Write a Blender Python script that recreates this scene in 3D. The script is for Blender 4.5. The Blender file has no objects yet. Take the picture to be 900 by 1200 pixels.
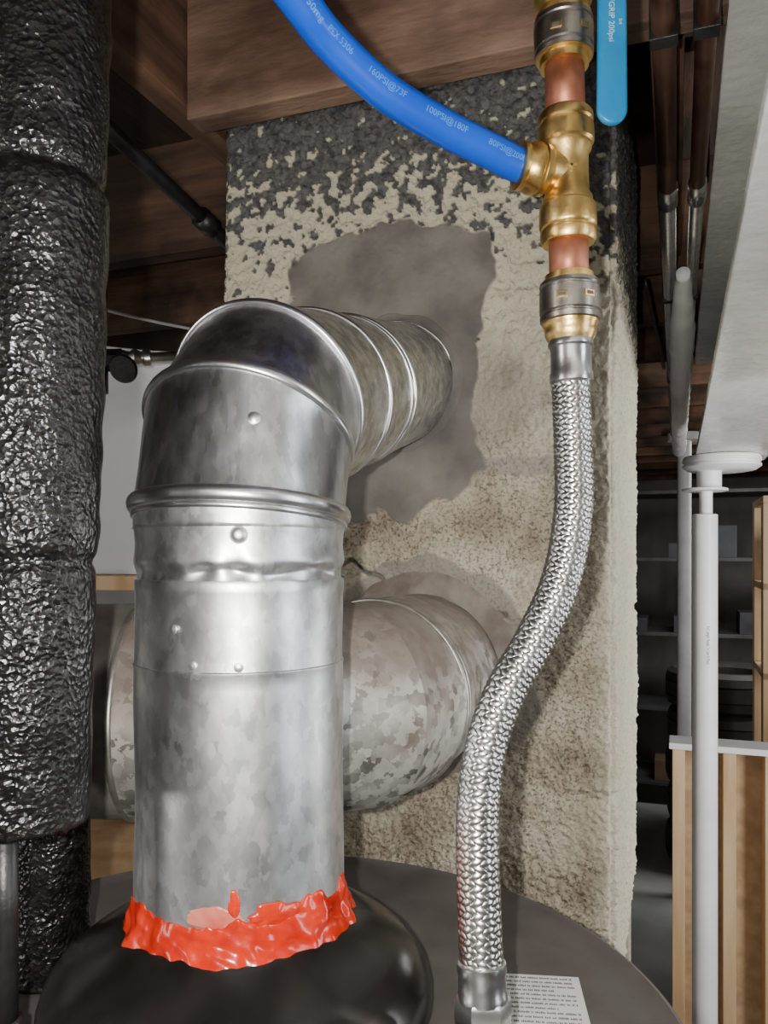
import bpy, bmesh, math, random
from mathutils import Vector, Matrix, noise
random.seed(4)
H = 1.70                      # eye height above floor; verts below are written relative to eye level
YAW = math.radians(-20)       # the house grid is turned 20 degrees to the view
C20, S20 = math.cos(math.radians(20)), math.sin(math.radians(20))
def hw(p, q, z=0.0):          # house grid -> world (relative height)
    return Vector((p*C20+q*S20, -p*S20+q*C20, z))

# ---------------------------------------------------------------- materials
def newmat(name):
    m = bpy.data.materials.new(name); m.use_nodes = True
    nt = m.node_tree; b = nt.nodes['Principled BSDF']
    return m, nt, b
def N(nt, t, **kw):
    n = nt.nodes.new(t)
    for k, v in kw.items(): setattr(n, k, v)
    return n
def c4(c): return (c[0], c[1], c[2], 1)
def ramp(nt, fac, stops):
    r = nt.nodes.new('ShaderNodeValToRGB'); e = r.color_ramp.elements
    e[0].position, e[0].color = stops[0][0], c4(stops[0][1])
    e[1].position, e[1].color = stops[-1][0], c4(stops[-1][1])
    for p, c in stops[1:-1]:
        x = e.new(p); x.color = c4(c)
    nt.links.new(fac, r.inputs[0]); return r.outputs[0]
def coords(nt, scale=(1, 1, 1)):
    tc = nt.nodes.new('ShaderNodeTexCoord'); mp = nt.nodes.new('ShaderNodeMapping')
    mp.inputs['Scale'].default_value = scale
    nt.links.new(tc.outputs['Object'], mp.inputs[0]); return mp.outputs[0]
def simple(name, c1, c2=None, scale=20, rough=.5, metal=0, bump=0, bscale=None, stretch=(1,1,1), detail=4, r2=None, spec=.5, dist=.002, coat=0, lo=.35, hi=.65):
    m, nt, b = newmat(name); L = nt.links
    b.inputs['Roughness'].default_value = rough; b.inputs['Metallic'].default_value = metal
    b.inputs['Specular IOR Level'].default_value = spec
    b.inputs['Coat Weight'].default_value = coat
    co = coords(nt, stretch)
    n = N(nt, 'ShaderNodeTexNoise'); n.inputs['Scale'].default_value = scale; n.inputs['Detail'].default_value = detail
    L.new(co, n.inputs['Vector'])
    col = ramp(nt, n.outputs[0], [(lo, c1), (hi, c2 or c1)]); L.new(col, b.inputs['Base Color'])
    if r2 is not None:
        mr = N(nt, 'ShaderNodeMapRange'); mr.inputs[1].default_value = .35; mr.inputs[2].default_value = .65
        mr.inputs[3].default_value = rough; mr.inputs[4].default_value = r2
        L.new(n.outputs[0], mr.inputs[0]); L.new(mr.outputs[0], b.inputs['Roughness'])
    if bump:
        n2 = N(nt, 'ShaderNodeTexNoise'); n2.inputs['Scale'].default_value = bscale or scale*3; n2.inputs['Detail'].default_value = 5
        L.new(co, n2.inputs['Vector'])
        bp = N(nt, 'ShaderNodeBump'); bp.inputs['Strength'].default_value = bump; bp.inputs['Distance'].default_value = dist
        L.new(n2.outputs[0], bp.inputs['Height']); L.new(bp.outputs[0], b.inputs['Normal'])
    return m

def wood(name, stretch, dark, light, stain=(.03,.02,.014), scale=16):
    """rough-sawn aged lumber: long grain + darker water stains"""
    m, nt, b = newmat(name); L = nt.links; co = coords(nt, stretch); co2 = coords(nt)
    def no(c, s, d):
        n = N(nt, 'ShaderNodeTexNoise'); n.inputs['Scale'].default_value = s; n.inputs['Detail'].default_value = d; L.new(c, n.inputs['Vector']); return n.outputs[0]
    g = no(co, scale, 9); base = ramp(nt, g, [(.36, dark), (.62, light)])
    st = ramp(nt, no(co2, 5, 8), [(.42, (0,0,0)), (.60, (.85,.85,.85))])
    mx = N(nt, 'ShaderNodeMixRGB'); L.new(st, mx.inputs[0]); L.new(base, mx.inputs[1]); mx.inputs[2].default_value = c4(stain)
    L.new(mx.outputs[0], b.inputs['Base Color']); b.inputs['Roughness'].default_value = .85
    bp = N(nt, 'ShaderNodeBump'); bp.inputs['Strength'].default_value = 1.0; bp.inputs['Distance'].default_value = .004
    L.new(no(co, 60, 6), bp.inputs['Height']); L.new(bp.outputs[0], b.inputs['Normal'])
    return m

def galvanized(name, lo, hi, scale, r0, r1, bump=.15, metal=1.0, dirt=None, stretch=(1,1,1), cell=.45, rng=(.4,1.0), big=14):
    m, nt, b = newmat(name); L = nt.links
    co = coords(nt, stretch)
    nz = N(nt, 'ShaderNodeTexNoise'); nz.inputs['Scale'].default_value = scale*2; nz.inputs['Detail'].default_value = 3
    L.new(co, nz.inputs['Vector'])
    # zinc crystals: cell edges feathered by a fraction of the cell size
    of = N(nt, 'ShaderNodeVectorMath', operation='SCALE'); of.inputs['Scale'].default_value = 1.1/scale; L.new(nz.outputs[1], of.inputs[0])
    mx = N(nt, 'ShaderNodeVectorMath', operation='ADD'); L.new(co, mx.inputs[0]); L.new(of.outputs[0], mx.inputs[1])
    v = N(nt, 'ShaderNodeTexVoronoi'); v.inputs['Scale'].default_value = scale; L.new(mx.outputs[0], v.inputs['Vector'])
    sx = N(nt, 'ShaderNodeSeparateColor'); L.new(v.outputs['Color'], sx.inputs[0])
    n2 = N(nt, 'ShaderNodeTexNoise'); n2.inputs['Scale'].default_value = big; n2.inputs['Detail'].default_value = 4; L.new(co, n2.inputs['Vector'])
    ad = N(nt, 'ShaderNodeMath', operation='MULTIPLY_ADD'); ad.inputs[1].default_value = cell; L.new(sx.outputs[0], ad.inputs[0]); L.new(n2.outputs[0], ad.inputs[2])
    col = ramp(nt, ad.outputs[0], [(rng[0], lo), (rng[1], hi)])
    if dirt:
        n3 = N(nt, 'ShaderNodeTexNoise'); n3.inputs['Scale'].default_value = 9; n3.inputs['Detail'].default_value = 7; L.new(co, n3.inputs['Vector'])
        tz = N(nt, 'ShaderNodeSeparateXYZ'); L.new(co, tz.inputs[0])
        mr0 = N(nt, 'ShaderNodeMapRange'); mr0.inputs[1].default_value = -.24; mr0.inputs[2].default_value = -.07; mr0.inputs[3].default_value = -.14; mr0.inputs[4].default_value = .16
        L.new(tz.outputs[2], mr0.inputs[0])
        a3 = N(nt, 'ShaderNodeMath', operation='ADD'); L.new(n3.outputs[0], a3.inputs[0]); L.new(mr0.outputs[0], a3.inputs[1])
        f = ramp(nt, a3.outputs[0], [(.40, (0,0,0)), (.68, (.9,.9,.9))])
        m2 = N(nt, 'ShaderNodeMixRGB'); L.new(f, m2.inputs[0]); L.new(col, m2.inputs[1]); m2.inputs[2].default_value = c4(dirt)
        col = m2.outputs[0]
        inv = N(nt, 'ShaderNodeMath', operation='MULTIPLY_ADD'); inv.inputs[1].default_value = -metal*.8; inv.inputs[2].default_value = metal
        L.new(f, inv.inputs[0]); L.new(inv.outputs[0], b.inputs['Metallic'])
    else: b.inputs['Metallic'].default_value = metal
    L.new(col, b.inputs['Base Color'])
    av = N(nt, 'ShaderNodeMath', operation='MULTIPLY_ADD'); av.inputs[1].default_value = .4; L.new(sx.outputs[1], av.inputs[0])
    h2 = N(nt, 'ShaderNodeMath', operation='MULTIPLY'); h2.inputs[1].default_value = .6; L.new(n2.outputs[0], h2.inputs[0]); L.new(h2.outputs[0], av.inputs[2])
    mr = N(nt, 'ShaderNodeMapRange'); mr.inputs[3].default_value = r0; mr.inputs[4].default_value = r1
    L.new(av.outputs[0], mr.inputs[0]); L.new(mr.outputs[0], b.inputs['Roughness'])
    if bump:
        bp = N(nt, 'ShaderNodeBump'); bp.inputs['Strength'].default_value = bump; bp.inputs['Distance'].default_value = .001
        L.new(n2.outputs[0], bp.inputs['Height']); L.new(bp.outputs[0], b.inputs['Normal'])
    return m

M_flue = galvanized('new_galvanized_steel', (.50,.515,.53), (.80,.81,.82), 170, .33, .46, .18, cell=.32, rng=(.38,.90), big=40, stretch=(1,1,.6))
M_elbow = galvanized('elbow_galvanized_steel', (.36,.36,.375), (.62,.62,.63), 190, .27, .40, .2, cell=.30, rng=(.36,.90), big=50, stretch=(1,1,.4))
M_pipe2 = galvanized('upper_pipe_galvanized', (.32,.315,.30), (.68,.67,.64), 150, .25, .42, .3, cell=.40, rng=(.4,.95), big=60)
M_vent = galvanized('old_spangled_galvanized', (.15,.145,.13), (.66,.64,.59), 95, .36, .55, .2, metal=.7, dirt=(.20,.155,.125), cell=.75, rng=(.4,1.2), big=30)
M_ventdull = simple('dull_grey_galvanized', (.16,.145,.13), (.26,.24,.22), 30, .6, .4, .3, 120)
M_bead = simple('steel_bead', (.62,.63,.64), (.76,.76,.76), 60, .30, 1, .05, 200)
M_screw = simple('screw_steel', (.70,.70,.70), (.8,.8,.8), 60, .42, 1)
M_brass = simple('brass', (.62,.40,.13), (.78,.55,.22), 60, .30, 1, .10, 260, r2=.42)
M_copper = simple('copper', (.32,.11,.06), (.46,.19,.12), 50, .42, .7, .05, 300, r2=.55)
M_collar = simple('dark_steel_collar', (.28,.25,.22), (.42,.39,.35), 60, .34, 1, .08, 300)
M_ss = simple('stainless_steel', (.58,.58,.57), (.74,.74,.73), 40, .28, 1, .05, 300)
M_braid = simple('stainless_braid', (.44,.43,.40), (.64,.63,.60), 60, .30, 1, .0)
M_core = simple('hose_core', (.02,.02,.02), (.03,.03,.03), 60, .6)
M_pex = simple('blue_pex', (.002,.062,.50), (.003,.080,.58), 20, .32, 0, .03, 200)
M_blue = simple('blue_vinyl_grip', (.0,.16,.38), (.0,.20,.44), 30, .35, 0, .1, 300)
M_pextext = simple('pex_print', (.05,.24,.66), (.07,.28,.72), 30, .5)
M_grip_text = simple('grip_print', (.35,.6,.7), (.4,.65,.75), 30, .5)
def foam_material():
    m, nt, b = newmat('black_foam_insulation'); L = nt.links; co = coords(nt)
    v = N(nt, 'ShaderNodeTexVoronoi'); v.inputs['Scale'].default_value = 260
    n = N(nt, 'ShaderNodeTexNoise'); n.inputs['Scale'].default_value = 120; n.inputs['Detail'].default_value = 5
    L.new(co, n.inputs['Vector'])
    mx = N(nt, 'ShaderNodeMixRGB'); mx.inputs[0].default_value = .006; L.new(co, mx.inputs[1]); L.new(n.outputs[1], mx.inputs[2]); L.new(mx.outputs[0], v.inputs['Vector'])
    ad = N(nt, 'ShaderNodeMath', operation='MULTIPLY_ADD'); ad.inputs[1].default_value = 1.0; L.new(n.outputs[0], ad.inputs[0]); L.new(v.outputs['Distance'], ad.inputs[2])
    bp = N(nt, 'ShaderNodeBump'); bp.inputs['Strength'].default_value = .6; bp.inputs['Distance'].default_value = .0020
    L.new(ad.outputs[0], bp.inputs['Height']); L.new(bp.outputs[0], b.inputs['Normal'])
    L.new(ramp(nt, n.outputs[0], [(.4, (.004,.0037,.0034)), (.7, (.012,.0107,.0095))]), b.inputs['Base Color'])
    b.inputs['Roughness'].default_value = .25; b.inputs['Specular IOR Level'].default_value = .45
    return m
M_black = foam_material()
M_blackpipe = simple('black_iron_pipe', (.008,.008,.008), (.02,.02,.02), 50, .4, 0, .2, 200)
M_hood = simple('black_hood_enamel', (.008,.007,.0065), (.014,.012,.011), 30, .22, 0, .08, 60, spec=.5)
M_heater = simple('heater_grey_enamel', (.080,.070,.066), (.104,.092,.086), 25, .40, 0, .12, 90, r2=.5)
M_seal = simple('red_silicone', (.40,.009,.0015), (.60,.028,.005), 45, .20, 0, .2, 60, dist=.003)
M_label = simple('paper_label', (.62,.61,.58), (.7,.69,.66), 20, .6)
M_ink = simple('ink', (.05,.05,.055), (.08,.08,.08), 20, .6)
M_white = simple('white_paint', (.80,.81,.82), (.90,.90,.91), 10, .40, 0, .15, 60, r2=.5)
M_dimwhite = simple('grey_white_paint', (.45,.45,.45), (.55,.55,.55), 10, .5)
M_beam = simple('glossy_beam_paint', (.62,.63,.60), (.78,.79,.76), 6, .16, 0, .4, 50, r2=.4, dist=.004)
M_woodp = wood('joist_wood', (.12,1,1), (.045,.022,.013), (.17,.092,.054), stain=(.022,.014,.010))
M_woodq = wood('trimmer_wood', (1,.12,1), (.06,.030,.017), (.23,.125,.074), stain=(.028,.018,.012))
M_woodz = simple('stud_wood', (.56,.36,.18), (.74,.54,.33), 18, .6, 0, .2, 80, stretch=(1,1,.1))
M_hdr = wood('header_wood', (.3,1,1), (.12,.064,.042), (.38,.24,.17), stain=(.075,.045,.031), scale=11)
M_sub = wood('subfloor_boards', (1,.2,1), (.030,.016,.010), (.08,.045,.028))
M_floor = simple('concrete_floor', (.22,.23,.22), (.32,.33,.315), 3, .6, 0, .2, 40)
M_wall = simple('concrete_wall', (.14,.135,.125), (.22,.21,.2), 3, .85, 0, .4, 40)
M_white_wall = simple('whitewashed_wall', (.46,.45,.43), (.54,.53,.51), 3, .8, 0, .3, 40)
M_rubber = simple('tire_rubber', (.012,.012,.012), (.02,.02,.02), 20, .7)
M_shelf = simple('shelf_grey_steel', (.05,.05,.055), (.08,.08,.085), 10, .5, .3)
M_cards = [simple('carton_brown', (.10,.065,.04), (.14,.09,.055), 10, .8), simple('bin_white', (.2,.2,.2), (.28,.28,.28), 10, .6),
           simple('bin_dark', (.03,.03,.04), (.05,.05,.06), 10, .6), simple('bin_slate', (.04,.045,.05), (.06,.065,.075), 10, .6)]
M_board = simple('white_foam_board', (.70,.72,.76), (.80,.82,.85), 3, .6)

def chimney_material():
    m, nt, b = newmat('stuccoed_block'); L = nt.links
    co = coords(nt)
    at = N(nt, 'ShaderNodeAttribute', attribute_name='mask'); sp = N(nt, 'ShaderNodeSeparateColor'); L.new(at.outputs['Color'], sp.inputs[0])
    def noise_(s, d=5):
        n = N(nt, 'ShaderNodeTexNoise'); n.inputs['Scale'].default_value = s; n.inputs['Detail'].default_value = d; L.new(co, n.inputs['Vector']); return n.outputs[0]
    nb, nf = noise_(9, 7), noise_(280, 3)
    base = ramp(nt, nb, [(.36, (.25,.205,.15)), (.5, (.41,.355,.265)), (.64, (.53,.49,.385))])
    grain = ramp(nt, nf, [(.36, (.33,.30,.26)), (.5, (1,1,1))])
    mm = N(nt, 'ShaderNodeMixRGB', blend_type='MULTIPLY'); mm.inputs[0].default_value = .85; L.new(base, mm.inputs[1]); L.new(grain, mm.inputs[2])
    cream = N(nt, 'ShaderNodeMixRGB'); L.new(sp.outputs[2], cream.inputs[0]); L.new(mm.outputs[0], cream.inputs[1]); cream.inputs[2].default_value = (.56,.525,.395,1)
    dk = ramp(nt, noise_(120, 4), [(.35, (.05,.05,.049)), (.65, (.135,.133,.126))])
    d = N(nt, 'ShaderNodeMixRGB'); L.new(sp.outputs[0], d.inputs[0]); L.new(cream.outputs[0], d.inputs[1]); L.new(dk, d.inputs[2])
    pc = ramp(nt, noise_(16, 6), [(.35, (.110,.101,.088)), (.65, (.195,.180,.156))])
    p = N(nt, 'ShaderNodeMixRGB'); L.new(sp.outputs[1], p.inputs[0]); L.new(d.outputs[0], p.inputs[1]); L.new(pc, p.inputs[2])
    L.new(p.outputs[0], b.inputs['Base Color'])
    b.inputs['Roughness'].default_value = .8
    bp = N(nt, 'ShaderNodeBump'); bp.inputs['Distance'].default_value = .0055
    st = N(nt, 'ShaderNodeMapRange'); st.inputs[3].default_value = 1.0; st.inputs[4].default_value = .15
    L.new(sp.outputs[1], st.inputs[0]); L.new(st.outputs[0], bp.inputs['Strength'])
    L.new(noise_(165, 6), bp.inputs['Height']); L.new(bp.outputs[0], b.inputs['Normal'])
    return m
M_chim = chimney_material()

# ---------------------------------------------------------------- mesh helpers
col = bpy.context.scene.collection
def group(name):
    e = bpy.data.objects.new(name, None); e.empty_display_size = .05; col.objects.link(e); return e
def mk(name, verts, faces, mat, parent=None, smooth=True, yaw=0):
    me = bpy.data.meshes.new(name); me.from_pydata([tuple(v) for v in verts], [], faces); me.update()
    if smooth: me.polygons.foreach_set('use_smooth', [True]*len(me.polygons))
    o = bpy.data.objects.new(name, me); o.location = (0, 0, H); o.rotation_euler = (0, 0, yaw)
    me.materials.append(mat); col.objects.link(o)
    if parent: o.parent = parent
    return o
def boxes(name, lst, mat, parent=None, yaw=YAW, bevel=.002):
    V, F = [], []
    for (x0,x1,y0,y1,z0,z1) in lst:
        n = len(V)
        V += [(x0,y0,z0),(x1,y0,z0),(x1,y1,z0),(x0,y1,z0),(x0,y0,z1),(x1,y0,z1),(x1,y1,z1),(x0,y1,z1)]
        F += [tuple(n+i for i in f) for f in [(0,3,2,1),(4,5,6,7),(0,1,5,4),(1,2,6,5),(2,3,7,6),(3,0,4,7)]]
    o = mk(name, V, F, mat, parent, False, yaw)
    if bevel:
        b = o.modifiers.new('bevel', 'BEVEL'); b.width = bevel; b.segments = 2
    return o
def lathe(name, prof, M, mat, parent=None, seg=96, wob=0, wf=20, closed=False):
    V, F = [], []; n = len(prof)
    for r, z in prof:
        for i in range(seg):
            a = 2*math.pi*i/seg; rr = r
            if wob:
                rr = r + wob*noise.noise(Vector((math.cos(a)*r*wf, math.sin(a)*r*wf, z*wf)))
            V.append(M @ Vector((rr*math.cos(a), rr*math.sin(a), z)))
    for j in range(n-1 if not closed else n):
        for i in range(seg):
            a, b2 = j*seg+i, j*seg+(i+1) % seg
            jn = (j+1) % n
            F.append((a, b2, jn*seg+(i+1) % seg, jn*seg+i))
    if not closed:
        F.append(tuple(range(seg))[::-1]); F.append(tuple((n-1)*seg+i for i in range(seg)))
    o = mk(name, V, F, mat, parent)
    md = o.modifiers.new('edges', 'EDGE_SPLIT'); md.split_angle = math.radians(38)
    return o
def T(x, y, z=0): return Matrix.Translation((x, y, z))
def axis_matrix(o, d):
    d = Vector(d).normalized(); q = Vector((0,0,1)).rotation_difference(d)
    return Matrix.Translation(Vector(o)) @ q.to_matrix().to_4x4()
def cr(pts, n=12):
    P = [Vector(p) for p in pts]; P = [2*P[0]-P[1]] + P + [2*P[-1]-P[-2]]; out = []
    for i in range(1, len(P)-2):
        for k in range(n):
            t = k/n; a, b, c, d = P[i-1:i+3]
            out.append(.5*((2*b)+(c-a)*t+(2*a-5*b+4*c-d)*t*t+(3*b-a-3*c+d)*t**3))
    out.append(P[-2]); return out
def resample(P, step):
    L = [0]
    for a, b in zip(P, P[1:]): L.append(L[-1]+(b-a).length)
    n = max(2, int(L[-1]/step)); out = []; j = 0
    for k in range(n+1):
        s = L[-1]*k/n
        while j < len(L)-2 and L[j+1] < s: j += 1
        t = (s-L[j])/max(1e-9, L[j+1]-L[j]); out.append(P[j].lerp(P[j+1], t))
    return out, L[-1]
def frames(P, up=Vector((0,-1,0))):
    fr = []; T0 = (P[1]-P[0]).normalized(); n = (up-T0*up.dot(T0)).normalized()
    for i in range(len(P)):
        t = (P[min(i+1, len(P)-1)]-P[max(i-1, 0)]).normalized()
        n = (n-t*n.dot(t)).normalized(); fr.append((t, n, n.cross(t)))
    return fr
def tube(name, P, r, mat, parent=None, seg=24, wob=0, wf=30):
    fr = frames(P); V, F = [], []
    for i, (p, (t, n, b)) in enumerate(zip(P, fr)):
        rr = r(i/(len(P)-1)) if callable(r) else r
        for k in range(seg):
            a = 2*math.pi*k/seg; d = n*math.cos(a)+b*math.sin(a); q = rr
            if wob: q += wob*noise.noise((p+d*rr)*wf)
            V.append(p+d*q)
    for i in range(len(P)-1):
        for k in range(seg):
            F.append((i*seg+k, i*seg+(k+1) % seg, (i+1)*seg+(k+1) % seg, (i+1)*seg+k))
    F.append(tuple(range(seg))[::-1]); F.append(tuple((len(P)-1)*seg+k for k in range(seg)))
    return mk(name, V, F, mat, parent)
def cyl(name, a, b, r, mat, parent=None, seg=32):
    return tube(name, [Vector(a), Vector(b)], r, mat, parent, seg)

def mitre_rings(P, r, seg=96):
    """ring of points at every joint of a gored pipe"""
    P = [Vector(p) for p in P]; n = len(P); rings = []
    dirs = [(P[i+1]-P[i]).normalized() for i in range(n-1)]
    ref = (dirs[0].cross(dirs[-1])).normalized()
    for i in range(n):
        d = dirs[min(i, n-2)]; nrm = d if i in (0, n-1) else (dirs[i-1]+dirs[i]).normalized()
        w = ref.cross(d).normalized(); u = w.cross(d).normalized()
        ring = []
        for k in range(seg):
            a = 2*math.pi*k/seg; o = u*math.cos(a)*r + w*math.sin(a)*r
            ring.append(P[i] + o - d*(o.dot(nrm)/d.dot(nrm)))
        rings.append(ring)
    return P, rings
def gored(name, P, r, mats, parent, seg=96, sub=10, wob=.0012, wf=22, flare=.0012):
    P, R = mitre_rings(P, r, seg)
    for j in range(len(P)-1):
        V, F = [], []
        for s in range(sub+1):
            t = s/sub; cc = P[j].lerp(P[j+1], t)
            for k in range(seg):
                p = R[j][k].lerp(R[j+1][k], t)
                d = (p-cc).normalized(); e = flare*(abs(2*t-1)**6)
                V.append(p + d*(e + wob*noise.noise(p*wf)+wob*.3*noise.noise(p*wf*3)))
        for s in range(sub):
            for k in range(seg):
                F.append((s*seg+k, s*seg+(k+1) % seg, (s+1)*seg+(k+1) % seg, (s+1)*seg+k))
        mk('%s_gore_%d' % (name, j+1), V, F, mats[j], parent)
    return P, R
def bead(name, ring, r, mat, parent, grow=.001):
    n = len(ring); c = sum(ring, Vector())/n; V, F = [], []; m = 12
    nrm = (ring[0]-c).cross(ring[n//4]-c).normalized()
    for p in ring:
        d = (p-c).normalized()
        for k in range(m):
            a = 2*math.pi*k/m; V.append(p+d*(grow+r*math.cos(a))+nrm*(r*1.5*math.sin(a)))
    for i in range(n):
        for k in range(m):
            F.append((i*m+k, ((i+1) % n)*m+k, ((i+1) % n)*m+(k+1) % m, i*m+(k+1) % m))
    return mk(name, V, F, mat, parent)
def dome(name, c, d, r, mat, parent):
    return lathe(name, [(r*1.35, -.001), (r*1.35, .0003), (r, .0006), (r*.85, r*.28), (r*.45, r*.42), (r*.05, r*.45)], axis_matrix(c, d), mat, parent, 20)
def text_mesh(body, size, fine=None):
    cu = bpy.data.curves.new('txt', 'FONT'); cu.body = body; cu.size = size; cu.resolution_u = 3
    o = bpy.data.objects.new('txt', cu); col.objects.link(o)
    dg = bpy.context.evaluated_depsgraph_get(); me = bpy.data.meshes.new_from_object(o.evaluated_get(dg))
    bm = bmesh.new(); bm.from_mesh(me); bmesh.ops.triangulate(bm, faces=bm.faces[:])
    if fine:
        for _ in range(4):
            ed = [e for e in bm.edges if e.calc_length() > fine]
            if not ed: break
            bmesh.ops.subdivide_edges(bm, edges=ed, cuts=1); bmesh.ops.triangulate(bm, faces=bm.faces[:])
    bm.verts.index_update()
    V = [v.co.copy() for v in bm.verts]; F = [tuple(v.index for v in f.verts) for f in bm.faces]; bm.free()
    bpy.data.objects.remove(o); bpy.data.curves.remove(cu); return V, F

# ================================================================ CHIMNEY
PR, PL, Q0, Q1 = -.0664, -.600, .987, 1.517
W = PR-PL
chim = group('block_chimney')
def sm(a, b, x):
    t = max(0, min(1, (x-a)/(b-a))); return t*t*(3-2*t)
patch = [(.425,.385),(.40,.412),(.31,.428),(.22,.425),(.15,.402),(.148,.33),(.17,.24),(.175,.17),(.160,.11),(.19,.075),(.25,.045),(.30,.055),(.36,.03),(.43,.06),(.43,.25)]
def sdpoly(x, y, P):
    d = 1e9; ins = False; n = len(P)
    for i in range(n):
        ax, ay = P[i]; bx, by = P[(i+1) % n]; ex, ey = bx-ax, by-ay; wx, wy = x-ax, y-ay
        t = max(0, min(1, (wx*ex+wy*ey)/(ex*ex+ey*ey))); d = min(d, (wx-ex*t)**2+(wy-ey*t)**2)
        if (ay > y) != (by > y) and x < (bx-ax)*(y-ay)/(by-ay)+ax: ins = not ins
    return -math.sqrt(d) if ins else math.sqrt(d)
step = .0020
sA, sB, zA, zB = -.50, W+.30, -.55, .66
ns, nz = int((sB-sA)/step), int((zB-zA)/step)
V, F, MK = [], [], []
nn = noise.noise
for j in range(nz+1):
    z = zA+(zB-zA)*j/nz
    for i in range(ns+1):
        s = sA+(sB-sA)*i/ns
        if s < 0: p, q, dx, dy = PR, Q0-s, 1, 0
        elif s > W: p, q, dx, dy = PL, Q0+(s-W), -1, 0
        else: p, q, dx, dy = PR-s, Q0, 0, -1
        rd = 0
        ec = min(abs(s), abs(s-W))
        if ec < .012: rd = (.012-ec)**2/.024*1.2
        lo = nn(Vector((s*6, z*6, 1.3))); md = nn(Vector((s*24, z*24, 5)))
        n1 = nn(Vector((s*62, z*62, 9))); n2 = nn(Vector((s*150, z*150, 3)))
        zt = z+.05*lo+.02*md
        thr = .448 - .09*sm(.09, .02, s) + .01*sm(.2,.5,s)
        D = (zt-thr)/.095 + (n1*2.2+n2*1.3)
        dark = sm(-.06, .08, D)*sm(.27,.36,z)
        chip = sm(.33, .40, n1*.8+n2*.3+.35*nn(Vector((s*14, z*14, 20))) - .3*sm(.42,.2,z) - .12)
        dark = max(dark, chip*sm(.0,.3,z))
        cream = (1-dark)*sm(.02, .30, zt+.1*md)*.9 + (1-dark)*.75*sm(.035,.0,s) + (1-dark)*.35*sm(.1,.3,nn(Vector((s*11,z*11,40))))*sm(.3,.1,z)
        cream = min(cream, .95)
        if s < 0: cream = .85*(1-dark)
        pt = 0
        if 0 < s < W and .0 < z < .5:
            sd = sdpoly(s, z, patch)+.018*nn(Vector((s*24, z*24, 7)))+.006*n1
            pt = sm(.003, -.0015, sd)
        rr = math.hypot(s-.24, z+.155)+.014*md+.004*n1
        ring = sm(.152, .146, rr)*sm(-.28, -.22, z)*.7
        joint = sm(.014, .009, abs(z-.108+.003*md))*sm(.06,.08,s)*sm(.25,.22,s)*.45
        joint2 = sm(.011, .007, abs(z-.335+.003*md))*sm(.40,.42,s)*.55
        smg = .40*sm(.05,-.02, math.hypot((s-.145)*.9, z-.20)-.045+.02*md)
        pt2 = max(pt, ring, joint, joint2, smg)
        hgt = .0050*(1-dark)*sm(.15,.38,z)*(.6+.6*n1) + .0036*n2*(1-pt2) + .0028*n1*(1-pt2)+.002*lo + .0015*md*(1-pt2)
        hgt = hgt*(1-.8*pt) + .0034*pt + .002*max(ring, joint)
        for zj in (.335, -.092, -.292):
            hgt -= .0030*sm(.010, .003, abs(z-zj+.006*md))*(1-pt2)
        zc = -.015-.06*sm(.36,.18,s)+.014*nn(Vector((s*34,0,2)))
        if .13 < s < .42:
            ck = sm(.0042, .0015, abs(z-zc)); hgt -= .006*ck; dark = max(dark, ck*.95)
        rl = -rd+hgt
        px, qy = p+dx*rl, q+dy*rl
        if ec < .012:
            if s < W/2: px, qy = px-(rd if 0 <= s else 0), qy+(rd if s < 0 else 0)
        V.append((px, qy, z)); MK += [dark, pt2, cream, 1]
for j in range(nz):
    for i in range(ns):
        a = j*(ns+1)+i; F.append((a, a+ns+1, a+ns+2, a+1))
o = mk('stucco_face', V, F, M_chim, chim, True, YAW)
ca = o.data.color_attributes.new('mask', 'FLOAT_COLOR', 'POINT'); ca.data.foreach_set('color', MK)
boxes('block_core', [(PL+.010, PR-.010, Q0+.010, Q1, -1.70, .82)], M_chim, chim)

# ================================================================ FLUE (new galvanized vent)
flue = group('galvanized_flue_pipe')
FX, FY = -.107, .600
prof = [(.0765,-.300+.01*k) for k in range(22)] + [(.0766,-.081),(.0771,-.0795),(.0771,-.0785),(.0763,-.0778),(.0762,-.07),(.0762,-.06),(.0762,-.05),(.0762,-.04),(.0762,-.03),
        (.0768,-.026),(.0773,-.020),(.0766,-.018)]
lathe('straight_section', prof, T(FX, FY), M_flue, flue, 160, .0015, 16)
V, F = [], []; seg = 240
pf = [(.0755,-.021),(.0745,-.0185),(.0739,-.0165),(.0735,-.0145),(.0734,-.013),(.0737,-.0115),(.0752,-.009),(.0764,-.007),(.0771,-.0045),(.0768,-.001),(.0762,.004),(.0761,.009),(.0766,.014),(.0776,.021),(.0776,.027)]
for r, z in pf:
    for i in range(seg):
        a = 2*math.pi*i/seg; ev = math.exp(-((z+.0125)/.0055)**2)
        sc = .0013*math.sin(a*15+1.2*math.sin(a*4))*ev
        dent = -.0016*math.exp(-((math.degrees(a)-276)/5)**2-((z+.006)/.008)**2)
        V.append((FX+(r+sc+dent)*math.cos(a), FY+(r+sc+dent)*math.sin(a), z+.0018*math.sin(a*7.0)*math.exp(-((z+.012)/.004)**2)))
for j in range(len(pf)-1):
    for i in range(seg):
        F.append((j*seg+i, j*seg+(i+1) % seg, (j+1)*seg+(i+1) % seg, (j+1)*seg+i))
mk('crimped_collar', V, F, M_flue, flue)
hd = Vector((.28, .96, 0)).normalized()
def dr(deg): a = math.radians(deg); return hd*math.sin(a)+Vector((0,0,1))*math.cos(a)
J0 = Vector((FX, FY, .031)); J1 = J0+dr(14)*.060; J2 = J1+dr(46)*.043
wallc = hw(-.0664-.275, Q0, .222)
Jm = J2+(wallc-J2)*.22; Jn = J2+(wallc-J2)*.46
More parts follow.
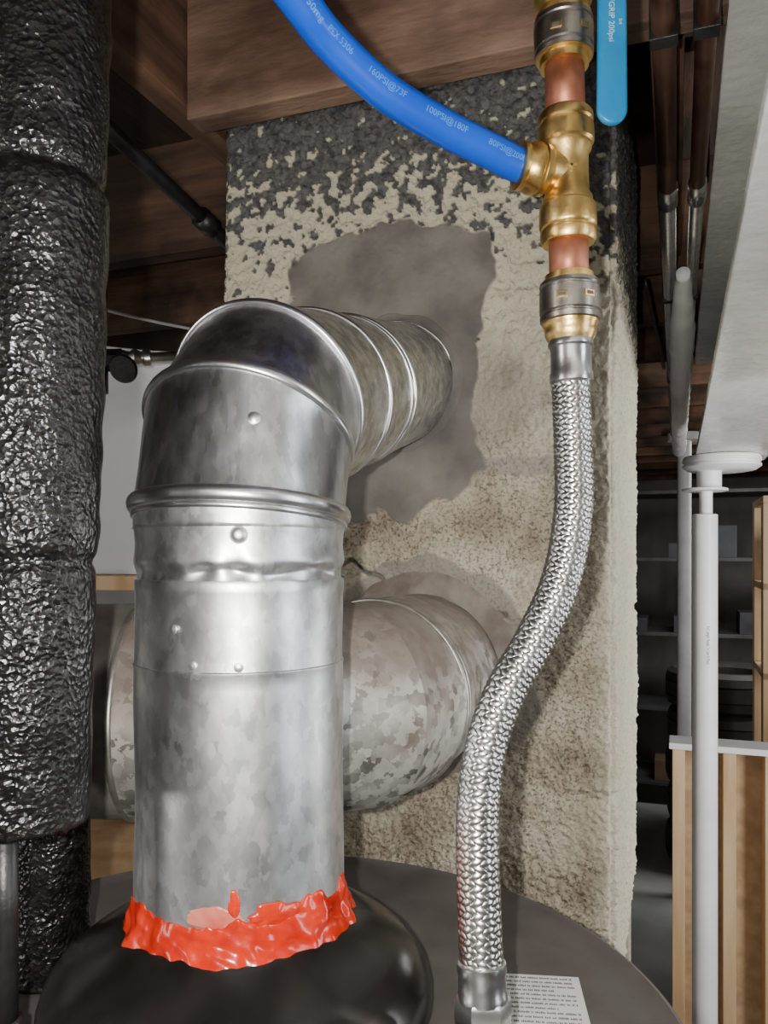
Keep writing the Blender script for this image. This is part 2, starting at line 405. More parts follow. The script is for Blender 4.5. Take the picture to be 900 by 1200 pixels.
P, R = gored('elbow', [Vector((FX,FY,.018)), J0, J1, J2, Jm], .0775, [M_flue, M_elbow, M_elbow, M_pipe2], flue, 128, 14, .0013, 18)
for k, (i, rad) in enumerate([(1,.0038),(2,.0028),(3,.0028),(4,.0022)]): bead('elbow_bead_%d' % (k+1), R[i], rad, M_bead, flue)
bead('elbow_bead_step', [p-Vector((0,0,.0075)) for p in R[1]], .0016, M_bead, flue, .0004)
P2, R2 = gored('outlet', [Jm, Jn, wallc+(wallc-J2).normalized()*.03], .0765, [M_pipe2, M_pipe2], flue, 128, 26, .0024, 28)
bead('outlet_bead', R2[1], .0020, M_bead, flue)
ex = (wallc-J2).normalized(); rg = [p-ex*.012 for p in R2[1]]; bead('outlet_bead_2', rg, .0014, M_bead, flue, .0004)
rg = [p-ex*.034 for p in R2[2]]; bead('wall_lip', rg, .0018, M_bead, flue, .001)
def on_flue(a, z, r=.0768):
    a = math.radians(a); d = Vector((math.sin(a), -math.cos(a), 0)); return Vector((FX, FY, z))+d*r, d
for k, (a, z, s) in enumerate([(9,.0125,.0046),(-25,-.050,.0022),(-14,-.0735,.0020),(9,-.0745,.0024)]):
    c, d = on_flue(a, z); dome('screw_%d' % (k+1), c, d, s, M_screw, flue)
dome('gore_rivet', J0+Vector((.022,-.0755,.058)), (.1,-.95,.28), .0034, M_screw, flue)
for k, t in enumerate((.35, .62)):
    c = J2+(wallc-J2)*t; d = Vector((-.3,-.35,.85)).normalized(); d = (d-ex*d.dot(ex)).normalized(); dome('outlet_screw_%d' % k, c+d*.077, d, .003, M_screw, flue)

# ================================================================ LOWER OLD VENT
vent = group('old_vent_pipe')
wl = hw(-.0664-.240, Q0, -.155); ax = (hw(0,1)).normalized()
B2 = wl-ax*.175; B1 = Vector((B2.x-.075, .800, -.155)); Bm = (B1+B2)/2+Vector((.012,-.012,0))
P, R = gored('vent', [Vector((-.62,.80,-.155)), Vector((-.24,.80,-.155)), B1, Bm, B2, wl-ax*.10, wl+ax*.03], .104, [M_ventdull, M_vent, M_vent, M_vent, M_vent, M_vent], vent, 128, 12, .0015, 18)
M_vbead = simple('old_seam', (.30,.28,.25), (.45,.43,.40), 60, .4, .8)
bead('vent_bead', R[4], .0026, M_vbead, vent)
bead('vent_bead_2', [p+ax*.011 for p in R[4]], .0018, M_vbead, vent)
bead('vent_bead_3', R[1], .0022, M_vbead, vent)
M_mort = simple('thimble_mortar', (.15,.12,.10), (.25,.215,.18), 30, .85, 0, .6, 150)
V, F = [], []; seg = 160
for i in range(seg):
    a = 2*math.pi*i/seg
    for k in range(9):
        t = k/8; w = .104+.030*t+.01*noise.noise(Vector((math.cos(a)*3, math.sin(a)*3, 4)))*t
        h = .012*(1-t)**1.5+.0035*noise.noise(Vector((math.cos(a)*w*60, math.sin(a)*w*60, 2)))*(1-t) - .003*(k == 8) +.001
        V.append((-.0664-.240+w*math.cos(a), Q0-h-.001, -.155+w*math.sin(a)))
for i in range(seg):
    for k in range(8):
        F.append((i*9+k, i*9+k+1, ((i+1) % seg)*9+k+1, ((i+1) % seg)*9+k))
mk('thimble_mortar', V, F, M_mort, chim, True, YAW)
M_mort2 = simple('fresh_mortar', (.110,.101,.088), (.195,.180,.156), 16, .8, 0, .3, 120)
V, F = [], []
for i in range(seg):
    a = 2*math.pi*i/seg
    for k in range(9):
        t = k/8; w = .0765+.012*t+.004*noise.noise(Vector((math.cos(a)*3, math.sin(a)*3, 14)))*t
        h = .007*(1-t)**1.5+.002*noise.noise(Vector((math.cos(a)*w*60, math.sin(a)*w*60, 12)))*(1-t) - .003*(k == 8) + .002
        V.append((-.0664-.275+w*math.cos(a)*1.02, Q0-h-.002, .222+w*math.sin(a)*1.03))
for i in range(seg):
    for k in range(8):
        F.append((i*9+k, i*9+k+1, ((i+1) % seg)*9+k+1, ((i+1) % seg)*9+k))
mk('flue_mortar', V, F, M_mort2, chim, True, YAW)

# ================================================================ WATER HEATER
wh = group('water_heater')
TZ = -.347
lathe('tank', [(.30,-1.695),(.33,-1.69),(.33,-1.62),(.3275,-1.615),(.3275,-.375),(.330,-.373),(.330,-.352),(.3285,-.348),(.325,-.3465),(.318,-.349),(.30,-.3475),(.15,-.3470),(.02,-.347)], T(FX,FY), M_heater, wh, 160)
lathe('draft_hood', [(.070,-.262),(.079,-.260),(.081,-.264),(.090,-.268),(.101,-.2755),(.118,-.286),(.130,-.296),(.138,-.307),(.1420,-.319),(.1425,-.326),(.140,-.327),(.138,-.32),(.12,-.302),(.07,-.28)], T(FX,FY), M_hood, wh, 128, .0008, 20)
for k in range(4):
    a = math.radians(45+90*k); x, y = FX+.128*math.cos(a), FY+.128*math.sin(a)
    boxes('hood_leg_%d' % k, [(x-.006,x+.006,y-.002,y+.002,-.348,-.318)], M_hood, wh, 0, .0005)
lathe('white_nipple_cap', [(.020,TZ-.001),(.020,TZ+.010),(.018,TZ+.012),(.012,TZ+.012)], T(-.228,.79), M_white, wh, 40)
def lab(name, lst, mat):
    o = boxes(name, lst, mat, wh, 0, 0); o.matrix_world = Matrix.Translation((.118,.612,H)) @ Matrix.Rotation(math.radians(-6), 4, 'Z'); return o
lab('label', [(-.036,.036,-.05,.047,TZ-.0005,TZ+.0012)], M_label)
L2 = []
for r in range(13):
    x = -.031; y = .041-r*.0062; end = .030-(.02*random.random() if r % 4 == 3 else 0)
    while x < end:
        nch = random.randint(2, 8)
        for c in range(nch):
            if x > end: break
            w = random.uniform(.0005,.0009); L2.append((x, x+w, y, y+random.choice((.0016,.0022,.0024)), TZ+.0012, TZ+.0014)); x += w+.0004
        x += .0011
lab('label_print', L2, M_ink)

# red silicone
V, F = [], []; seg = 480; m = 30
for i in range(seg):
    a = 2*math.pi*i/seg; ca_, sa_ = math.cos(a), math.sin(a)
    def q(f, o): return noise.noise(Vector((ca_*f, sa_*f, o)))
    pk = sm(.05,.45,q(3.2,31))
    top = -.2435+.006*q(2.5,1)+.011*pk+.0022*q(14,3)
    bot = -.2755+.004*q(3,7)+.0025*q(8,8)
    rb = .0895+.0050*q(2.5,11)+.0025*q(7,12)
    for k in range(m):
        t = k/(m-1); z = top+(bot-top)*t; base = .0764+(rb-.0764)*(t**2.6)
        th = .0030*(math.sin(math.pi*t)**.5 if 0 < k < m-1 else 0)
        th *= 1+1.0*noise.noise(Vector((ca_*4, sa_*4, z*85)))+.55*noise.noise(Vector((ca_*8+z*90, sa_*8, z*140)))
        rr = base+max(th, 0)-(.0012 if k in (0, m-1) else 0)
        V.append((FX+rr*ca_, FY+rr*sa_, z-(.004 if k == m-1 else 0)))
for i in range(seg):
    for k in range(m-1):
        F.append((i*m+k, i*m+k+1, ((i+1) % seg)*m+k+1, ((i+1) % seg)*m+k))
seal = group('red_sealant_bead')
mk('sealant_ring', V, F, M_seal, seal)
M_smear = simple('sealant_smear', (.46,.035,.018), (.58,.17,.125), 60, .35, 0, .3, 120)
def smear(name, a0, z0, wa, hz, th, mat, sd):
    V, F = [], []; n, k2 = 60, 12
    for j in range(k2+1):
        rr_ = j/k2
        for i in range(n):
            b = 2*math.pi*i/n; e = 1+.35*noise.noise(Vector((math.cos(b)*1.2, math.sin(b)*1.2, sd)))+.12*noise.noise(Vector((math.cos(b)*3, math.sin(b)*3, sd)))
            aa = a0+wa*rr_*e*math.cos(b); z = z0+hz*rr_*e*math.sin(b)
            r = .0771+th*(1-rr_**2)*(1+.6*noise.noise(Vector((aa*.3, z*200, sd)))) - (.0006 if j == k2 else 0)
            a_ = math.radians(aa); V.append((FX+math.sin(a_)*r, FY-math.cos(a_)*r, z))
    for j in range(k2):
        for i in range(n):
            F.append((j*n+i, j*n+(i+1) % n, (j+1)*n+(i+1) % n, (j+1)*n+i))
    mk(name, V, F, mat, seal)
smear('smear_1', 7, -.2290, 3.0, .0095, .0014, M_seal, 1)
smear('smear_2', -4, -.2385, 15, .0075, .0005, M_smear, 5)
smear('smear_3', 28, -.2390, 15, .0075, .0014, M_seal, 9)

# ================================================================ BRAIDED HOSE
hose = group('braided_water_hose')
HP = cr([(.1393,.600,.135),(.1412,.599,.082),(.1392,.590,.031),(.1275,.578,-.019),(.1060,.565,-.0607),(.0838,.552,-.0942),(.0692,.541,-.128),(.0622,.531,-.170),(.0620,.524,-.223),(.0636,.520,-.276)], 30)
HPs, hl = resample(HP, .00080); fr = frames(HPs); HR = .0138
tube('hose_core', resample(HP, .004)[0], HR-.0006, M_core, hose, 24)
NB = 12; turn = 2*math.pi*HR*1.15; kk = 2*math.pi/turn; wb = .90*math.pi/NB; ac = 11
V, F = [], []
for sgn in (1, -1):
    for b in range(NB):
        base = len(V)
        for i, p in enumerate(HPs):
            t, n, bi = fr[i]; s = hl*i/(len(HPs)-1); mcr = kk*s*NB/math.pi
            rad_ = HR+.00048*sgn*math.cos(math.pi*mcr); th = 2*math.pi*b/NB+sgn*kk*s
            for c in range(ac):
                u = (c/(ac-1)-.5)*2; a = th+u*wb
                r = rad_-.0003*u*u+(.00022 if c % 2 else 0)
                V.append(p+(n*math.cos(a)+bi*math.sin(a))*r)
        for i in range(len(HPs)-1):
            for c in range(ac-1):
                q0 = base+i*ac+c; F.append((q0, q0+1, q0+ac+1, q0+ac))
mk('braid', V, F, M_braid, hose)
TM = T(.1395,.600,.159) @ Matrix.Rotation(-.0225, 4, 'Y') @ T(0,0,-.159)
lathe('top_ferrule', [(.012,.161),(.0158,.160),(.0166,.1585),(.0166,.1550),(.0152,.1535),(.0150,.146),(.0152,.136),(.0160,.134),(.0160,.1285),(.0148,.127),(.0138,.127)], TM, M_ss, hose)
bd = (HPs[-1]-HPs[-12]).normalized(); BM = axis_matrix(HPs[-1]-bd*.012, bd)
lathe('bottom_ferrule', [(.0142,.0),(.0158,.001),(.0162,.006),(.0156,.008),(.0156,.018),(.0162,.020),(.0162,.024),(.014,.025)], BM, M_ss, hose)
e = HPs[-1]+bd*.012
lathe('swivel_nut', [(.0145,-.008),(.0175,-.006),(.0185,-.001),(.0185,.012),(.0168,.0145),(.014,.0145)], T(e.x, e.y, e.z-.012), M_ss, hose, 6)
lathe('nipple', [(.012,TZ),(.012,e.z-.022)], T(e.x, e.y), M_brass, wh, 32)
lathe('nipple_escutcheon', [(.022,TZ-.001),(.022,TZ+.003),(.014,TZ+.008),(.012,TZ+.008)], T(e.x, e.y), M_blackpipe, wh, 40)

# ================================================================ BRASS TEE + COUPLINGS
tee = group('brass_push_fit_tee')
lathe('tee_run', [(.0150,.3292),(.0188,.3288),(.0203,.3265),(.0203,.3215),(.0190,.3203),(.0190,.3192),(.0205,.3180),(.0208,.3120),(.0205,.3062),(.0188,.3045),(.0186,.3010),(.0162,.2975),(.0158,.2835),(.0162,.2690),(.0186,.2648),(.0188,.2610),(.0206,.2592),(.0212,.2530),(.0212,.2450),(.0208,.2432),(.0194,.2420),(.0194,.2408),(.0206,.2396),(.0206,.2345),(.0190,.2318),(.0150,.2315)], TM, M_brass, tee)
tc = TM @ Vector((0,0,.2835)); bdir = Vector((-.965,-.22,.07)).normalized()
lathe('tee_branch', [(.0150,.0),(.0150,.014),(.0160,.0165),(.0182,.0180),(.0184,.0215),(.0172,.0225),(.0172,.0235),(.0184,.0245),(.0184,.0290),(.0172,.0315),(.0165,.0345),(.0170,.0355),(.0170,.0385),(.0135,.0395),(.0120,.0390)], axis_matrix(tc, bdir), M_brass, tee)
boxes('cast_mark', [(-.004,.004,-.0008,.0,-.001,.001),(-.001,.001,-.0008,.0,-.005,.005)], M_brass, tee, 0, .0002).matrix_world = Matrix.Translation((tc.x, tc.y-.0157, tc.z+H))
cp = group('copper_stub_pipe'); cyl('tube', TM @ Vector((0,0,.375)), TM @ Vector((0,0,.322)), .0146, M_copper, cp, 48)
cp = group('copper_stub_pipe.001'); cyl('tube', TM @ Vector((0,0,.240)), TM @ Vector((0,0,.200)), .0146, M_copper, cp, 48)
cpl = group('push_fit_coupling')
lathe('brass_body', [(.0146,.2085),(.0178,.2080),(.0180,.2035),(.0206,.2030),(.0206,.1715),(.0196,.1700),(.0190,.1660),(.0190,.1640),(.0176,.1610),(.0166,.1590),(.013,.1590)], TM, M_brass, cpl)
lathe('steel_collar', [(.0196,.2032),(.0217,.2020),(.0221,.1995),(.0212,.1985),(.0212,.1975),(.0222,.1965),(.0224,.1800),(.0214,.1790),(.0214,.1780),(.0223,.1770),(.0220,.1735),(.0198,.1722)], TM, M_collar, cpl)
def window(grp, z, dx):
    a = math.asin(dx/.0222); c = TM @ Vector((dx, -.0222*math.cos(a), z))
    o = boxes('inspection_window', [(-.0042,.0042,-.0006,.0004,-.0026,.0026)], M_brass, grp, 0, .0004); o.matrix_world = Matrix.Translation(c+Vector((0,0,H))) @ Matrix.Rotation(a, 4, 'Z')
    o = boxes('window_slot', [(-.0028,.0028,-.0009,.0004,-.0012,.0012)], M_ink, grp, 0, .0002); o.matrix_world = Matrix.Translation(c+Vector((0,0,H))) @ Matrix.Rotation(a, 4, 'Z')
window(cpl, .1885, -.010); window(cpl, .1890, .010)
valve = group('ball_valve')
lathe('brass_body', [(.0146,.3635),(.0180,.3640),(.0182,.3695),(.0206,.3700),(.0206,.4010),(.0190,.4025),(.0182,.406),(.0200,.409),(.0215,.412),(.0215,.420),(.018,.424),(.018,.432),(.024,.440),(.024,.470),(.018,.478),(.018,.50)], TM, M_brass, valve)
lathe('steel_collar', [(.0196,.3700),(.0215,.3708),(.0218,.3735),(.0208,.3745),(.0208,.3755),(.0219,.3765),(.0221,.3920),(.0211,.3930),(.0211,.3942),(.0219,.3952),(.0214,.3985),(.0196,.4000)], TM, M_collar, valve)
window(valve, .3835, -.010); window(valve, .384, .011)
V, F = [], []; lx, ly = .1625, .572; out = []
wd = .0108
for k in range(17):
    a = math.pi+math.pi*k/16; out.append((lx+wd*math.cos(a), .3165+wd*math.sin(a)))
out += [(lx+wd*.94, .40), (lx+wd*.80, .47), (lx-wd*.80, .47), (lx-wd*.94, .40)]
n = len(out)
for yy in (ly-.003, ly+.003):
    V += [(x, yy, z) for x, z in out]
F = [tuple(range(n)), tuple(range(2*n-1, n-1, -1))]+[(i, i+n, (i+1) % n+n, (i+1) % n) for i in range(n)]
o = mk('lever_grip', V, F, M_blue, valve, True); b = o.modifiers.new('bevel', 'BEVEL'); b.width = .0024; b.segments = 4; b.limit_method = 'ANGLE'
boxes('lever_arm', [(lx-.006,lx+.006,ly-.001,ly+.002,.46,.485),(.132,lx+.006,ly-.001,ly+.002,.475,.487),(.134,.146,ly,.60,.475,.487)], M_ss, valve, 0, .0005)
def handle_text(body, size, x0, ztop):
    V, F = text_mesh(body, size)
    mk('grip_text', [(x0+v.y, ly-.00325, ztop-v.x) for v in V], F, M_grip_text, valve, False)
handle_text('REEFGRIP 200psi', .0058, lx-.003, .404); handle_text('3/4', .0035, lx+.004, .380)

# ================================================================ BLUE PEX
pex = group('blue_pex_pipe')
st = tc+bdir*.034
PP = cr([(-.0900,.470,.402),(-.0700,.490,.3650),(-.0515,.510,.3480),(-.0335,.530,.3365),(0,.552,.3185),(.0424,.572,.3040),(.080,.586,.2930),st+Vector((-.006,-.001,.0015)),st+Vector((.006,0,-.0005))], 14)
PPs, pl = resample(PP, .002); tube('pex_tube', PPs, .0122, M_pex, pex, 64)
pf_ = frames(PPs)
V0, F0 = text_mesh('50mg   PEX 5306        160PSI@73F         100PSI@180F          80PSI@200F', .0062, .0012)
V = []
off = pl-.199
for v in V0:
    s = max(0, min(pl-.001, off+v.x)); f = s/pl*(len(PPs)-1); i = int(f); fr_ = f-i
    c = PPs[i].lerp(PPs[min(i+1, len(PPs)-1)], fr_); t = pf_[i][0]
    nrm = Vector((0,-1,0)); nrm = (nrm-t*nrm.dot(t)).normalized(); up = nrm.cross(t); a = (v.y-.0022)/.0122
    V.append(c+(nrm*math.cos(a)+up*math.sin(a))*.01235)
mk('pex_print', V, F0, M_pextext, pex, False)

# ================================================================ BLACK INSULATED PIPES (left)
ins = group('insulated_pipe')
top, bot = Vector((-.2070,.5,.598)), Vector((-.2290,.5,-.165))
def rad(t):
    z = .598-(.763)*t
    x = .0422
    x += .0020*sm(.232,.220,z)*sm(.0,.05,z)
    x += .0020*math.exp(-((z-.015)/.012)**2)-.0032*math.exp(-((z-.232)/.004)**2)-.003*math.exp(-((z+.004)/.004)**2)
    return x+.0010*sm(0,-.02,z)
tube('foam_sleeve', resample([top, bot], .0025)[0], rad, M_black, ins, 128, .0016, 45)
cyl('pipe_core', (-.2370,.5,-.15), (-.2370,.5,-.3), .0085, M_blackpipe, ins, 24)
cyl('pipe_core_lower', (-.2370,.5,-.29), (-.2370,.5,TZ), .011, M_blackpipe, ins, 24)
ins2 = group('insulated_pipe.001')
tube('foam_sleeve', resample([Vector((-.2745,.659,.598)), Vector((-.2745,.659,TZ+.002))], .003)[0], .0315, M_black, ins2, 96, .0016, 45)

# ================================================================ ROOM SHELL
boxes('floor', [(-3.6,4.2,-2.6,7.1,-1.80,-1.70)], M_floor, None, YAW, 0)
boxes('ceiling', [(-3.6,4.2,-2.6,7.1,.82,.88)], M_sub, None, YAW, 0)
boxes('wall_back', [(-3.6,4.2,7.0,7.1,-1.70,.82)], M_wall, None, YAW, 0)
boxes('wall_front', [(-3.6,4.2,-2.6,-2.5,-1.70,.82)], M_white_wall, None, YAW, 0)
boxes('wall_left', [(-3.6,-3.5,-2.5,7.0,-1.70,.82)], M_white_wall, None, YAW, 0)
boxes('wall_right', [(4.1,4.2,-2.5,7.0,-1.70,.82)], M_wall, None, YAW, 0)
J = []
q = 1.36
while q < 6.9:
    if q < Q1+.02: J += [(-3.5,-.665,q,q+.04,.60,.82), (.03,.05,q,q+.04,.60,.82)]
    else: J.append((-3.5,4.1,q,q+.04,.60,.82))
    q += .42
boxes('ceiling_joists', J, M_woodp)
boxes('trimmer_joist', [(-.662,-.622,-2.4,2.6,.605,.82)], M_woodq)
boxes('trimmer_joist.001', [(-.03,.01,1.03,2.6,.62,.82)], M_woodq)
boxes('header_beam', [(-.620,.9,.925,.965,.585,.82)], M_hdr)
boxes('header_beam.001', [(-.620,.9,.966,.984,.70,.82)], M_hdr)
Jn_ = []
q = -2.2
while q < .6: Jn_.append((-.62,4.1,q,q+.04,.60,.82)); q += .45
boxes('ceiling_joists.001', Jn_, M_woodp)

g = group('black_iron_pipe'); cyl('tube', (-.44,.86,.592), (-.17,1.42,.45), .011, M_blackpipe, g)
cyl('coupling', (-.2755,1.202,.5055), (-.262,1.23,.4984), .016, M_blackpipe, g)
for k, (a, b, c) in enumerate([((-.85,1.3,.57),(-.6,1.7,.52),(-.2,2.3,.585)), ((-.9,1.9,.52),(-.5,2.0,.50),(-.1,2.1,.56)), ((.52,1.6,.55),(.60,1.72,.40),(.64,1.9,.55))]):
    g = group('electrical_cable' + ('' if k == 0 else '.%03d' % k)); tube('cable', resample(cr([a, b, c]), .02)[0], .0035, M_white if k < 2 else M_blackpipe, g, 10)
g = group('gate_valve')
cyl('supply_pipe', (-.80,1.45,.335), (-.30,1.55,.385), .011, M_ss, g)
lathe('valve_body', [(.010,-.03),(.018,-.028),(.018,-.018),(.013,-.012),(.020,0),(.013,.012),(.018,.018),(.018,.028),(.010,.03)], axis_matrix((-.47,1.516,.368), (.5,.1,.05)), M_ss, g, 24)
cyl('valve_stem', (-.47,1.516,.368), (-.475,1.47,.34), .006, M_brass, g)
lathe('handwheel', [(.010,-.004),(.024,-.004),(.027,0),(.024,.004),(.010,.004)], axis_matrix((-.476,1.465,.338), (-.1,-1,-.5)), M_blackpipe, g, 24)
cyl('drop_pipe', (-.53,1.50,.40), (-.53,1.50,.57), .012, M_blackpipe, g)
cyl('branch_pipe', (-.53,1.50,.36), (-.53,1.50,.30), .014, M_blackpipe, g)
lathe('union', [(.012,-.02),(.022,-.018),(.022,.018),(.012,.02)], axis_matrix((-.51,1.508,.364), (.5,.1,.05)), M_blackpipe, g, 8)

g = group('wooden_shelf_unit')
boxes('shelves', [(-1.55,-.75,1.35,1.80,-.075,-.045),(-1.55,-.75,1.35,1.80,-.62,-.59),(-1.55,-.75,1.35,1.80,-1.2,-1.17)], M_woodz, g)
boxes('posts', [(-1.55,-1.51,1.35,1.39,-1.7,-.045),(-.79,-.75,1.35,1.39,-1.7,-.045),(-1.55,-1.51,1.76,1.80,-1.7,-.045),(-.79,-.75,1.76,1.80,-1.7,-.045)], M_woodz, g)
g = group('white_foam_board')
boxes('sheet', [(-1.50,-.80,1.42,1.45,-.044,.40)], M_board, g)
boxes('edge_trim', [(-1.50,-.80,1.415,1.455,.395,.412)], M_white, g)
boxes('brace', [(-1.2,-1.16,1.45,1.60,-.044,.2)], M_woodz, g)
g = group('wooden_workbench')
boxes('bench_top', [(-1.30,-.70,.85,1.30,-.56,-.525)], M_woodz, g)
boxes('legs', [(-1.30,-1.24,.85,.91,-1.7,-.56),(-.76,-.70,.85,.91,-1.7,-.56),(-1.30,-1.24,1.24,1.30,-1.7,-.56),(-.76,-.70,1.24,1.30,-1.7,-.56)], M_woodz, g)
boxes('steel_rail', [(-1.30,-.70,.86,.90,-.524,-.50)], M_ss, g)

# ================================================================ STEEL BEAM, POSTS, PIPES (right)
g = group('steel_i_beam')
b0, b1, zb, zt2 = .0525, .250, .282, .598
boxes('beam', [(b0,b1,-2.4,2.66,zb,zb+.014),(b0,b1,-2.4,2.66,zt2-.014,zt2),((b0+b1)/2-.006,(b0+b1)/2+.006,-2.4,2.66,zb+.01,zt2-.01)], M_beam, g, YAW, .002)
g = group('support_post')
pc_ = Vector((.920, 2.300, 0))
lathe('outer_tube', [(.030,-1.695),(.0345,-1.694),(.0345,.112),(.030,.114)], T(pc_.x,pc_.y), M_white, g, 48)
lathe('inner_tube', [(.018,.10),(.018,.19)], T(pc_.x+.003,pc_.y), M_white, g, 32)
lathe('base_plate', [(.08,-1.70),(.08,-1.69)], T(pc_.x,pc_.y), M_white, g, 4)
lathe('screw_plate', [(.055,.178),(.062,.180),(.062,.186),(.055,.188)], T(pc_.x,pc_.y), M_white, g, 32)
lathe('jack_screw', [(.034,.186),(.034,.235),(.045,.242)], T(pc_.x+.012,pc_.y), M_white, g, 32)
lathe('cap_plate', [(.070,.236),(.092,.240),(.106,.250),(.106,.256),(.100,.258),(.100,.262),(.106,.264),(.106,.272),(.102,.280),(.07,.281)], T(.972,2.31), M_white, g, 48)
V, F = text_mesh('Full Length Ready To Use In Place', .013)
mk('post_print', [(pc_.x-.012+.0345*math.sin(v.y/.0345)*1.0+.004, pc_.y-.0349*math.cos((v.y)/.0345-.2), -.205-v.x*.6) for v in V], F, M_ink, g, False)
g = group('support_post.001')
lathe('tube', [(.033,-1.70),(.033,.56)], T(1.49,3.98), M_dimwhite, g, 32)
lathe('plate', [(.08,.56),(.08,.597)], T(1.49,3.98), M_dimwhite, g, 32)
M_oldcu = simple('old_copper_pipe', (.16,.075,.052), (.32,.175,.125), 20, .35, .8, .1, 100, r2=.5)
for k, (p, z, r, q0, q1) in enumerate([(-.012,.548,.0125,.25,3.9), (.030,.548,.011,.35,3.9)]):
    g = group('copper_supply_pipe' + ('' if k == 0 else '.001')); cyl('tube', hw(p,q0,z), hw(p,1.30,z), r, M_oldcu, g)
    cyl('lit_copper_tube', hw(p,1.30,z), hw(p,q1,z), r, M_bead, g)  # same copper pipe; flash glare painted in as a silver colour
    cyl('joint', hw(p,1.27,z), hw(p,1.33,z), r+.0025, M_ss, g)
    for qq in (.88, 1.8, 2.64): boxes('pipe_strap_%d' % int(qq*10), [(p-r-.002,p+r+.002,qq,qq+.02,z-r-.001,.584)], M_blackpipe, g, YAW, .001)
g = group('wrapped_drain_pipe'); tube('wrap', resample([hw(.012,1.45,.475), hw(.012,3.6,.435)], .02)[0], lambda t: .012+.014*sm(.0,.16,t), M_white, g, 32, .004, 20)
boxes('hanger', [(-.002,.026,1.9,1.91,.45,.53),(-.002,.026,2.9,2.91,.45,.53)], M_ss, g, YAW, .001)

g = group('stud_partition')
sx, sy = .942, 2.62
pp = sx*C20-sy*S20; qq = sx*S20+sy*C20
boxes('studs', [(pp,pp+.038,qq-.05,qq+.04,-1.66,-.625),(pp+.15,pp+.188,qq-.05,qq+.04,-1.66,-.625),(pp+.27,pp+.308,qq-.05,qq+.04,-1.66,-.625),(pp+.62,pp+.658,qq-.05,qq+.04,-1.66,-.625),(pp,pp+1.0,qq-.05,qq+.04,-1.70,-1.66)], M_woodz, g)
boxes('sheathing', [(pp+.01,pp+1.0,qq+.041,qq+.055,-1.70,-.625)], simple('osb_panel', (.36,.24,.13), (.48,.34,.20), 25, .7, 0, .3, 60), g)
boxes('top_plate', [(pp-.01,pp+1.02,qq-.06,qq+.06,-.625,-.605)], M_white, g)

g = group('tire_stack')
for k in range(5):
    z0 = -1.70+k*.215
    lathe('tire_%d' % (k+1), [(.19,z0+.02),(.22,z0+.005),(.29,z0+.0),(.32,z0+.02),(.33,z0+.06),(.322,z0+.065),(.33,z0+.07),(.33,z0+.14),(.322,z0+.145),(.33,z0+.15),(.32,z0+.19),(.29,z0+.212),(.22,z0+.207),(.19,z0+.19)], T(1.90+.01*(k % 2),4.42), M_rubber, g, 64, closed=True)
g = group('storage_shelving')
def place(x, y): return x*C20-y*S20, x*S20+y*C20
ps, qs = place(1.75, 5.4)
boxes('frame', [(ps-.6,ps+1.4,qs,qs+.5,z,z+.025) for z in (-1.55,-1.05,-.55,-.05,.40)]+[(ps+a,ps+a+.04,qs+b,qs+b+.04,-1.70,.45) for a in (-.6,.38,1.36) for b in (0,.46)], M_shelf, g)
for k in range(18):
    lv = (-1.525,-1.025,-.525,-.025)[k % 4]; a = ps-.55+random.random()*1.65; w = random.uniform(.10,.22); h = random.uniform(.08,.24)
    boxes('stored_item_%d' % k, [(a,a+w,qs+.03,qs+.03+random.uniform(.2,.4),lv,lv+h)], M_cards[k % 4], g)
g = group('wooden_rack')
ps, qs = place(1.56, 3.30)
boxes('uprights', [(ps,ps+.04,qs,qs+.09,-1.70,.21),(ps+.8,ps+.84,qs,qs+.09,-1.70,.21),(ps,ps+.04,qs+.4,qs+.49,-1.70,.21),(ps+.8,ps+.84,qs+.4,qs+.49,-1.70,.21)], M_woodz, g)
boxes('rails', [(ps,ps+.84,qs,qs+.49,z,z+.03) for z in (.21,-.15,-.52,-1.0)], M_woodz, g)
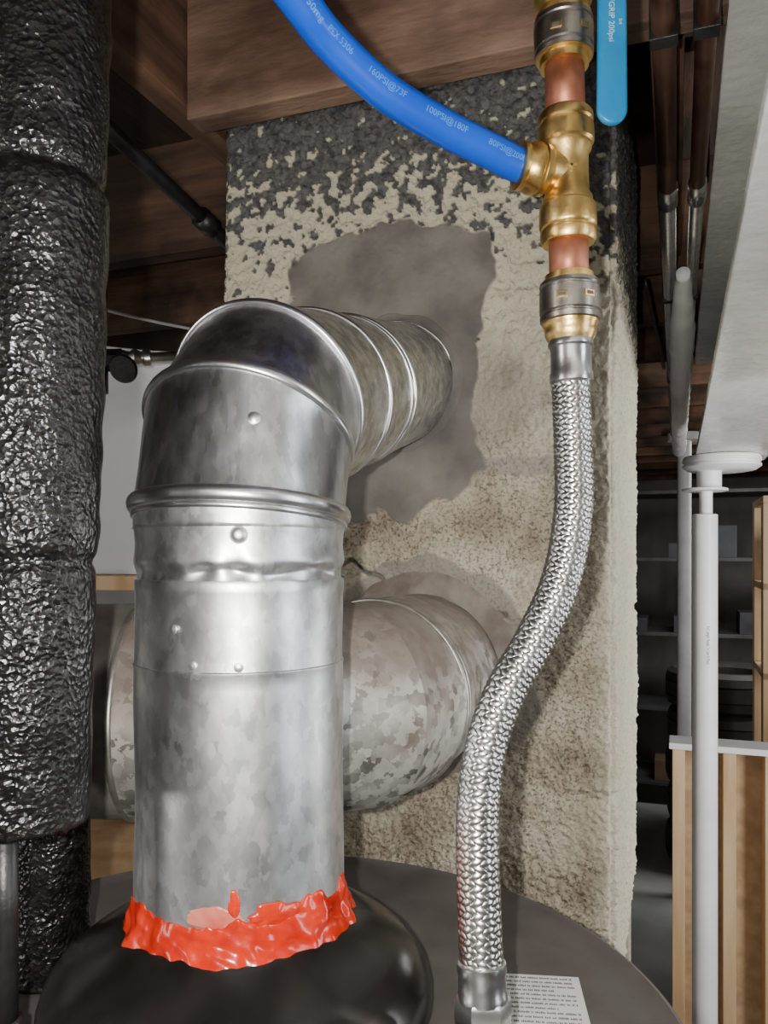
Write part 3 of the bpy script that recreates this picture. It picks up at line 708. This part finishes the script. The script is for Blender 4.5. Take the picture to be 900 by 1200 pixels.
boxes('cartons', [(ps+.08,ps+.35,qs+.1,qs+.4,-.12,.08),(ps+.4,ps+.7,qs+.1,qs+.4,-.49,-.25)], M_cards[1], g)

# ================================================================ LIGHTS
def point(name, loc, e, size, colr=(1,1,1)):
    l = bpy.data.lights.new(name, 'POINT'); l.energy = e; l.shadow_soft_size = size; l.color = colr
    o = bpy.data.objects.new(name, l); o.location = (loc[0], loc[1], loc[2]+H); col.objects.link(o); return o
def area(name, loc, tgt, sx, sy, e, colr=(1,1,1)):
    l = bpy.data.lights.new(name, 'AREA'); l.shape = 'RECTANGLE'; l.size = sx; l.size_y = sy; l.energy = e; l.color = colr
    o = bpy.data.objects.new(name, l); o.location = (loc[0], loc[1], loc[2]+H)
    d = Vector(tgt)-Vector(loc); o.rotation_euler = d.to_track_quat('-Z', 'Y').to_euler(); col.objects.link(o); return o
point('phone_flash_light', (-.034,-.005,.012), 27, .006, (1,.97,.92))
area('shop_light_left', (-1.9,-.25,.1), (-.1,.6,-.1), .35, 1.3, 20, (1,.96,.90))
area('shop_light_right', (1.75,-.3,.15), (-.1,.6,-.1), .35, 1.3, 17, (.90,.95,1))
area('shop_light_overhead', (-.3,-1.4,.5), (0,.8,-.2), 1.2, .3, 4, (1,1,1))
area('far_room_light', (2.3,4.0,.55), (2.0,4.2,-1.7), .3, 1.2, 30, (1,.98,.95))
area('post_fill_light', (1.55,.85,-.15), (.95,2.3,.0), .3, .9, 30, (1,.99,.98))  # unseen fill lamp, added to brighten the post, partition and beam underside
w = bpy.data.worlds.new('world'); w.use_nodes = True; w.node_tree.nodes['Background'].inputs[0].default_value = (.05,.05,.055,1); bpy.context.scene.world = w

# ================================================================ CAMERA
cam = bpy.data.cameras.new('camera'); cam.sensor_width = 36; cam.lens = 940/1200*36; cam.shift_y = 49/1200; cam.clip_start = .01
co_ = bpy.data.objects.new('camera', cam); co_.location = (0,0,H); co_.rotation_euler = (math.radians(90),0,0); col.objects.link(co_)
bpy.context.scene.camera = co_
